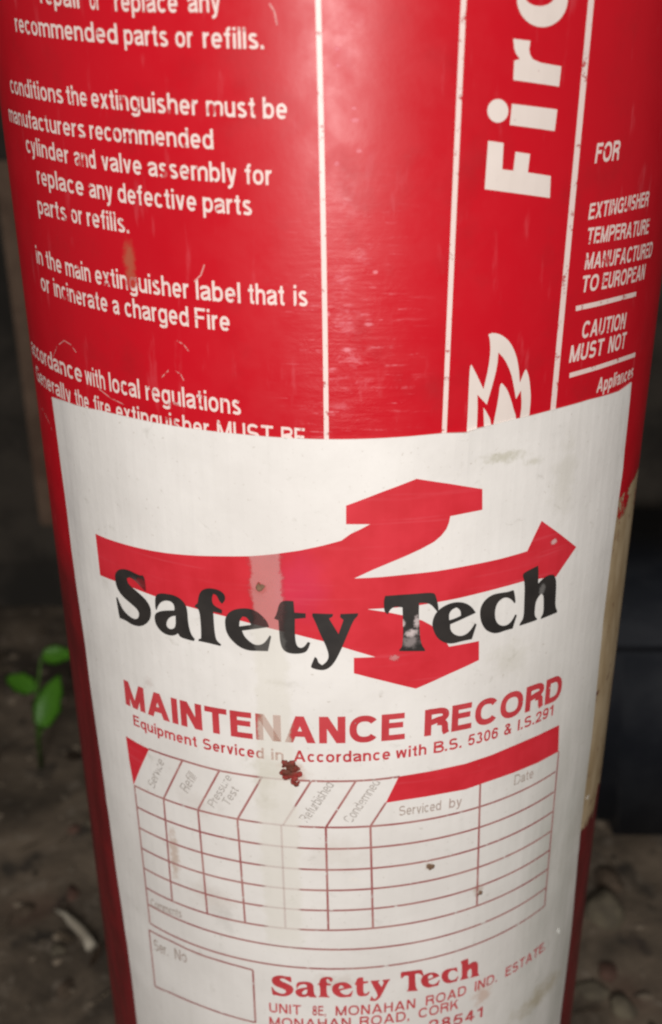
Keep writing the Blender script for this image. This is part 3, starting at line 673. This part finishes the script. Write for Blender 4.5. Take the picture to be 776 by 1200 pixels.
words('address_text', ln, [('MONAHAN', 316, 412), ('ROAD,', 421, 480), ('CORK', 489.5, 537)], M['red'], bold=0.165, space=0.16, **K)
ln = Line([(501.5, 1207), (530, 1201), (564, 1190.5)], 12, 1)
words('telephone_text', ln, [('28541', 501, 565)], M['red'], bold=0.165, space=0.16, **K)
# red blocks of the form
art('red_band', [[densify([(467, 909), (506, 902.5), (545, 894), (575, 884), (601, 873), (629, 861), (654, 849), (653, 880), (629, 893), (601, 904.5), (562, 918), (545, 924), (498, 932.5), (452, 939.6), (467, 909)], 5)[:-1]]], M['logo'], O2)
art('red_corner', [[[(149, 862), (162, 870), (176, 877), (166, 899), (158, 919), (153, 891)]]], M['logo'], O2)
# ruled form
row1 = Line([(159, 920), (193, 935), (233, 948), (279, 959), (330, 966), (382, 968.5), (434, 967), (500, 959), (562, 944.5), (610, 926), (649, 904)], 10, 4)
row6 = Line([(172, 1039), (203, 1055), (244, 1070), (288, 1080), (335, 1086.5), (385, 1089), (437, 1086.5), (500, 1077), (558, 1061), (600, 1042), (639, 1019)], 10, 4)
rowa = Line([(175, 1059), (206, 1075), (253, 1091.5), (299, 1103), (340, 1109), (400, 1111.5), (430, 1110.5), (500, 1100), (558, 1084), (600, 1064), (638, 1040)], 10, 4)
rowb = Line([(177, 1081), (230, 1106.6), (264, 1118), (308.5, 1127.5), (340, 1131), (390, 1134.5), (430, 1133), (500, 1122), (558, 1106), (600, 1085), (637, 1061)], 10, 4)
def col_s(x_top, y_top, x_bot, y_bot): return on_can(x_top, y_top), on_can(x_bot, y_bot)
left = col_s(159, 920, 177, 1081); right = col_s(654, 849, 637, 1061)
def edge_s(e, h): (s0, h0), (s1, h1) = e; return s0+(s1-s0)*(h-h0)/(h1-h0)
TH = 0.00052
def hline(f, name='ruled_line', th=TH, e0=left, e1=right):
    s0, s1 = edge_s(e0, float(f(e0[0][0]))), edge_s(e1, float(f(e1[0][0])))
    ss = np.linspace(s0, s1, 40)
    wrap_bm(flat_bm(stroke_loops([(float(s), float(f(s))) for s in ss], th)), name, M['fine'], sticker, O2+0.000004)
for k_ in range(6):
    hline(lambda s, k_=k_: row1.f(s)+(row6.f(s)-row1.f(s))*(k_/5.0))
hline(rowa.f); hline(rowb.f)
def vline(p0, p1, th=TH):
    wrap_bm(flat_bm(stroke_loops([on_can(*p0), on_can(*p1)], th)), 'ruled_line', M['fine'], sticker, O2+0.000012)
for a, b in (((159, 920), (177, 1081)), ((193, 935), (203, 1055)), ((233, 948), (244, 1070)), ((279, 959), (288, 1080)), ((330, 966), (335, 1086)), ((382, 968.5), (385, 1089)),
             ((434, 967), (437, 1086.5)), ((562, 918), (558, 1061)), ((653.5, 880), (637, 1061)),
             ((215, 890), (193, 935)), ((258, 902), (233, 948)), ((308, 909), (279, 959)), ((365, 914), (332, 966)), ((417, 914), (382, 968.5)), ((452, 939.6), (434, 967))):
    vline(a, b)
wrap_bm(flat_bm(stroke_loops(can([(176, 877), (215, 890), (258, 902), (300, 909), (335, 912.5), (365, 914), (417, 914), (445, 912), (468, 909)]), TH)), 'ruled_line', M['fine'], sticker, O2+0.00002)
bx = densify([(176, 1089), (189, 1096), (202, 1102), (221, 1111.5), (241, 1119.5), (269, 1128), (297, 1135.6)], 10)
wrap_bm(flat_bm(stroke_loops(can(bx), TH)), 'number_box_line', M['fine'], sticker, O2+0.000004)
wrap_bm(flat_bm(stroke_loops(can([(183, 1155), (200, 1162), (218, 1170), (239, 1178.5), (260, 1186), (280, 1192), (300, 1197)]), TH)), 'number_box_line', M['fine'], sticker, O2+0.000004)
for a, b in (((176, 1089), (183, 1155)), ((297, 1135.6), (300, 1197))):
    wrap_bm(flat_bm(stroke_loops([on_can(*a), on_can(*b)], TH)), 'number_box_line', M['fine'], sticker, O2+0.000012)
# faint headings
ln = Line([(466.5, 955), (500, 950.5), (540, 943)], 11, 2)
words('column_heading', ln, [('Serviced', 467, 517), ('by', 525, 541)], M['dull'], **K)
ln = Line([(600, 920), (624, 910)], 11, 1); words('column_heading', ln, [('Date', 601, 624)], M['dull'], **K)
ln = Line([(178, 1061), (196, 1068.5), (215, 1075)], 9, 1); words('row_heading', ln, [('Comments', 178, 215)], M['dull'], **K)
ln = Line([(182, 1112), (200, 1120), (222, 1128)], 12, 1); words('number_box_heading', ln, [('Ser.', 182, 199), ('No', 206, 221)], M['dull'], **K)
for t, a, b, hh in (('Service', (182, 924), (194, 893), .0024), ('Refill', (221, 929), (232, 910), .0026), ('Pressure', (252, 946), (273, 911), .0021), ('Test', (269, 944), (281, 925), .0021),
                    ('Refurbished', (361, 963), (392, 919), .0024), ('Condemned', (412, 964), (446, 916), .0024)):
    slanted('column_heading', t, a, b, hh, M['grey'], sticker, O2)
# crusted dirt on the sticker: small lumps pressed to the paper
def lumps(name, x, y, rpx, n, size, mat, label=None):
    bm = bmesh.new(); s0, h0 = on_can(x, y); rr = abs(on_can(x+rpx, y)[0]-s0)
    for i in range(n):
        a = random.uniform(0, 6.28); q = rr*math.sqrt(random.random()); z = size*random.uniform(.4, 1.2)
        c = skin(s0+q*math.cos(a), h0+q*1.2*math.sin(a), lab_off+z*0.15)
        r_ = bmesh.ops.create_icosphere(bm, subdivisions=2, radius=1)
        an = (s0+q*math.cos(a))/R; nrm = Vector((math.sin(an), -math.cos(an), 0)); tx = Vector((math.cos(an), math.sin(an), 0))
        for v in r_['verts']:
            k2 = 1+0.5*noise.noise(v.co*2+Vector((i*3, 0, 0)))
            v.co = c+(tx*v.co.x*z*1.3+Vector((0, 0, 1))*v.co.y*z*1.3+nrm*v.co.z*z*0.22)*k2
    o = from_bm(name, bm, mat, sticker, True)
    if label: o['label'] = label
lumps('dirt_crust', 341, 902, 10, 34, 0.00062, M['blood'], 'dark red crust below the faded letter')
lumps('dirt_crust', 346, 911, 8, 16, 0.0005, M['blood'])
mt = mat_plain('brown_dirt', (0.14, 0.08, 0.05), (0.25, 0.15, 0.09), 200, 0.8)
lumps('dirt_speck', 304, 686, 4, 6, 0.0005, mt); lumps('dirt_speck', 503, 1015, 3, 4, 0.0005, mt); lumps('dirt_speck', 560, 1045, 3, 3, 0.0004, mt)
lumps('paint_fleck', 653, 1091, 2, 3, 0.0005, mat_plain('white_fleck', (0.8, 0.8, 0.76), (0.85, 0.85, 0.8), 50, 0.3, 0, .6), 'bright white fleck')
lumps('paint_fleck', 689, 927, 2, 3, 0.0004, bpy.data.materials['white_fleck'])

# ------------------------------------------------------------------ things around the foot
def rock_bm(sx, sy, sz, seed, sub=3):
    bm = bmesh.new(); bmesh.ops.create_icosphere(bm, subdivisions=sub, radius=1)
    for v in bm.verts:
        n_ = 1+0.35*noise.noise(v.co*1.1+Vector((seed, 0, 0)))+0.10*noise.noise(v.co*3.5+Vector((0, seed, 0)))
        v.co = Vector((v.co.x*sx*n_, v.co.y*sy*n_, max(-0.5, v.co.z)*sz*n_))
    for q in range(7):
        rg = random.Random(seed*10+q); d = Vector((rg.uniform(-1, 1), rg.uniform(-1, 1), rg.uniform(0, 1))).normalized(); k_ = rg.uniform(.55, .8)
        for v in bm.verts:
            u = Vector((v.co.x/sx, v.co.y/sy, v.co.z/sz)); e = u.dot(d)-k_
            if e > 0: u -= d*e*0.9; v.co = Vector((u.x*sx, u.y*sy, u.z*sz))
    return bm
mstone = mat_plain('pale_stone', (0.11, 0.09, 0.065), (0.19, 0.16, 0.11), 60, 0.85, 0.4)
mstone2 = mat_plain('brown_stone', (0.09, 0.065, 0.045), (0.17, 0.12, 0.085), 60, 0.85, 0.4)
mstone3 = mat_plain('reddish_chip', (0.11, 0.06, 0.045), (0.17, 0.095, 0.07), 80, 0.85, 0.4)
def stone(x, y, sx, sy, sz, seed, mat, label):
    p = on_ground(x, y); o = from_bm('stone', rock_bm(sx, sy, sz, seed), mat, None, True)
    o.location = (p.x, p.y, gz(p.x, p.y)+sz*0.35); o.rotation_euler = (0, 0, seed)
    o['label'] = label; o['category'] = 'stone'; o['group'] = 'stones lying on the dirty ground'
stone(708, 1072, .012, .011, .012, 1.3, mstone, 'rounded pale tan stone on the ground right of the cylinder')
stone(714, 1035, .009, .008, .007, 2.3, mstone2, 'small dull stone just behind the rounded tan stone')
stone(694, 1160, .008, .006, .004, 3.1, mstone, 'flat pale stone beside the lower right of the cylinder')
stone(712, 1140, .006, .005, .004, 4.4, mstone3, 'reddish chip of stone at the lower right')
stone(730, 1180, .008, .006, .004, 5.2, mstone, 'pale stone nearest the bottom right corner')
stone(86, 975, .004, .003, .003, 6.1, mstone3, 'small reddish pebble left of the cylinder above the white stalk')
stone(108, 966, .004, .004, .003, 7.1, mstone, 'tiny pale pebble closest to the left side of the cylinder')
stone(84, 1046, .006, .004, .003, 8.2, mstone3, 'reddish brown stone just above the white stalk')
stone(68, 1112, .004, .004, .003, 9.4, mstone, 'tiny pale pebble left of the white stalk')
stone(30, 1062, .006, .005, .003, 9.9, mstone2, 'small brown pebble farthest left of the pale dried stalk')
stone(78, 1160, .006, .004, .0025, 10.7, mstone2, 'small flat brown stone nearest the bottom left corner of the ground')
# dry stalk
def tube(pts, rads, seg=8):
    bm = bmesh.new(); P = [Vector(p) for p in pts]; rings = []
    for i, p in enumerate(P):
        d = (P[min(i+1, len(P)-1)]-P[max(0, i-1)]).normalized(); a = d.cross(Vector((0, 0, 1)))
        a = a.normalized() if a.length > 1e-4 else Vector((1, 0, 0)); b = d.cross(a)
        rings.append([bm.verts.new(p+(a*math.cos(t*2*math.pi/seg)+b*math.sin(t*2*math.pi/seg))*rads[i]) for t in range(seg)])
    for r0, r1 in zip(rings, rings[1:]):
        for i in range(seg): bm.faces.new((r0[i], r0[(i+1) % seg], r1[(i+1) % seg], r1[i]))
    bm.faces.new(rings[0][::-1]); bm.faces.new(rings[-1])
    return bm
mstalk = mat_plain('dry_stalk', (0.42, 0.36, 0.28), (0.58, 0.52, 0.42), 90, 0.7)
pts = [on_ground(*q, z=0.006) for q in ((65, 1066), (77, 1072), (84, 1080), (95, 1090), (103, 1101), (107, 1110))]
o = from_bm('stalk', tube(pts, [.0008, .0014, .0024, .0026, .0026, .0030]), mstalk, None, True)
o['label'] = 'short pale dried stalk lying on the ground left of the cylinder'; o['category'] = 'stalk'
# leafy weed on the left
mleaf = NT('fresh_leaf'); oo = mleaf.obj()
mleaf.put(mleaf.b.inputs['Base Color'], mleaf.mix(mleaf.noise(oo, 40, 3), (0.10, 0.34, 0.02), (0.19, 0.52, 0.04)))
mleaf.b.inputs['Roughness'].default_value = 0.4
def leaf_bm(L_, W_, cup=0.25, droop=0.35):
    bm = bmesh.new(); nu, nv = 9, 6; g = []
    for i in range(nu+1):
        t = i/nu; wd = W_*(math.sin(math.pi*min(1, t*1.02)**0.85)**0.8)*0.5+0.0004
        g.append([bm.verts.new((t*L_, (j/nv*2-1)*wd*(1+0.12*math.sin(i*2.3+L_*900)), -droop*L_*t*t+cup*abs(j/nv*2-1)**1.5*wd+(0.0004 if j == nv//2 else 0))) for j in range(nv+1)])
    for i in range(nu):
        for j in range(nv): bm.faces.new((g[i][j], g[i+1][j], g[i+1][j+1], g[i][j+1]))
    r_ = bmesh.ops.solidify(bm, geom=bm.faces[:], thickness=0.0004)
    return bm
base = on_ground(48, 900); base.z = 0
weed = thing('leafy_weed', base, 'small bright green weed with rounded leaves behind the left side of the cylinder', 'plant')
mstem = mat_plain('weed_stem', (0.06, 0.14, 0.02), (0.09, 0.20, 0.03), 40, 0.6)
def place_leaf(x, y, Y, L_, W_, ang, tilt):
    c = at_depth(x, y, Y); o = from_bm('leaf', leaf_bm(L_, W_), mleaf.m, weed, True)
    ax = (CR*math.cos(ang)+CU*math.sin(ang)); nz = (-CF+Vector((0, 0, tilt))); nz = (nz-ax*nz.dot(ax)).normalized(); ay = nz.cross(ax)
    m_ = Matrix(((ax.x, ay.x, nz.x), (ax.y, ay.y, nz.y), (ax.z, ay.z, nz.z))).to_4x4()
    mid = m_ @ Vector((L_*0.5, 0, 0)); o.matrix_world = Matrix.Translation(c-mid-base) @ m_
    st = c-m_.to_3x3() @ Vector((L_*0.5, 0, 0))-base
    from_bm('stem', tube([(0, 0, 0), (st.x*0.35, st.y*0.35, st.z*0.6), (st.x, st.y, st.z)], [.0014, .0011, .0007]), mstem, weed, True)
Yp = base.y
place_leaf(66, 767, Yp-.02, .019, .012, 0.15, 0.5)
place_leaf(56, 824, Yp-.03, .034, .017, 1.35, 0.2)
place_leaf(24, 800, Yp-.01, .024, .013, 2.7, 0.6)
# timber batten against the wall on the left
def box_bm(x0, x1, y0, y1, z0, z1, bev=0.002, seed=0):
    bm = bmesh.new(); bmesh.ops.create_cube(bm, size=1)
    for v in bm.verts: v.co = Vector((x0 if v.co.x < 0 else x1, y0 if v.co.y < 0 else y1, z0 if v.co.z < 0 else z1))
    bmesh.ops.bevel(bm, geom=bm.edges[:], offset=bev, segments=2, affect='EDGES')
    return bm
a = at_depth(46, 618, WALL_Y-.03); b = at_depth(66, 618, WALL_Y-.03)
o = from_bm('timber_batten', box_bm(a.x, b.x, WALL_Y-.028, WALL_Y-.008, a.z, a.z+.30), mat_plain('raw_timber', (0.13, 0.08, 0.055), (0.20, 0.13, 0.09), 25, 0.8, .3))
o['label'] = 'pale brown timber batten fixed upright on the dark wall'; o['category'] = 'batten'
# dark plastic tub on the right
pl = mat_plain('dark_plastic', (0.016, 0.018, 0.024), (0.028, 0.030, 0.036), 30, 0.45, .1, .4)
a = on_ground(700, 1015)
tub = thing('plastic_tub', (a.x+.09, a.y+.08, 0), 'dark blue grey plastic tub standing behind the right side of the cylinder', 'tub')
bm = box_bm(-.10, .10, -.08, .08, .004, .15, .012)
for v in bm.verts: v.co.x *= 0.85+v.co.z; v.co.y *= 0.85+v.co.z
from_bm('tub_body', bm, pl, tub, True)
bm = box_bm(-.112, .112, -.092, .092, .150, .162, .004)
from_bm('rim', bm, pl, tub, True)
# litter of crumbs, chips and grit on the ground
bm = bmesh.new()
for i in range(2600):
    x = random.uniform(-.9, .9); y = random.uniform(-.1, .74)
    if math.hypot(x, y-AXIS_Y) < R+0.006: continue
    z = random.choice((.0010, .0012, .0016, .002, .003, .0035)); r_ = bmesh.ops.create_icosphere(bm, subdivisions=1, radius=1)
    rot = Matrix.Rotation(random.uniform(0, 6.28), 3, 'Z'); sx, sy, sz = random.uniform(.7, 1.9), random.uniform(.5, 1), random.uniform(.3, .7)
    c = Vector((x, y, gz(x, y)+z*.2))
    for v in r_['verts']: v.co = c+rot @ Vector((v.co.x*sx*z, v.co.y*sy*z, v.co.z*sz*z))*(1+.5*noise.noise(v.co*2+c*50))
gr = from_bm('grit', bm, mat_plain('mixed_grit', (0.05, 0.04, 0.03), (0.34, 0.27, 0.20), 70, 0.9))
gr['kind'] = 'stuff'; gr['label'] = 'loose grit and crumbs scattered over the dirty ground'

bm = bmesh.new()
for i in range(420):
    x = random.uniform(-.6, .6); y = random.uniform(-.05, .72)
    if math.hypot(x, y-AXIS_Y) < R+0.012: continue
    L_ = random.uniform(.006, .020); th = random.uniform(0, 6.28); W_ = L_*random.choice((.08, .12, .35, .5)); z = gz(x, y)+0.0025
    dx, dy = math.cos(th), math.sin(th); cur = random.uniform(-.3, .3); up = random.uniform(0, .25); top_, bot_ = [], []
    for j in range(5):
        t = j/4; wd = W_*math.sin(math.pi*(0.12+0.78*t))*0.5; px_, py_ = (t-.5)*L_, cur*L_*(t-.5)**2
        for sgn, lst in ((1, top_), (-1, bot_)):
            u, v = px_, py_+sgn*wd
            lst.append(bm.verts.new((x+u*dx-v*dy, y+u*dy+v*dx, z+up*L_*t*t+random.uniform(0, .0006))))
    for j in range(4): bm.faces.new((top_[j], top_[j+1], bot_[j+1], bot_[j]))
bmesh.ops.solidify(bm, geom=bm.faces[:], thickness=0.0005)
lt = from_bm('leaf_litter', bm, mat_plain('dry_litter', (0.09, 0.06, 0.04), (0.40, 0.32, 0.23), 35, 0.8))
lt['kind'] = 'stuff'; lt['label'] = 'dry leaf fragments and twig bits scattered over the dirty ground'
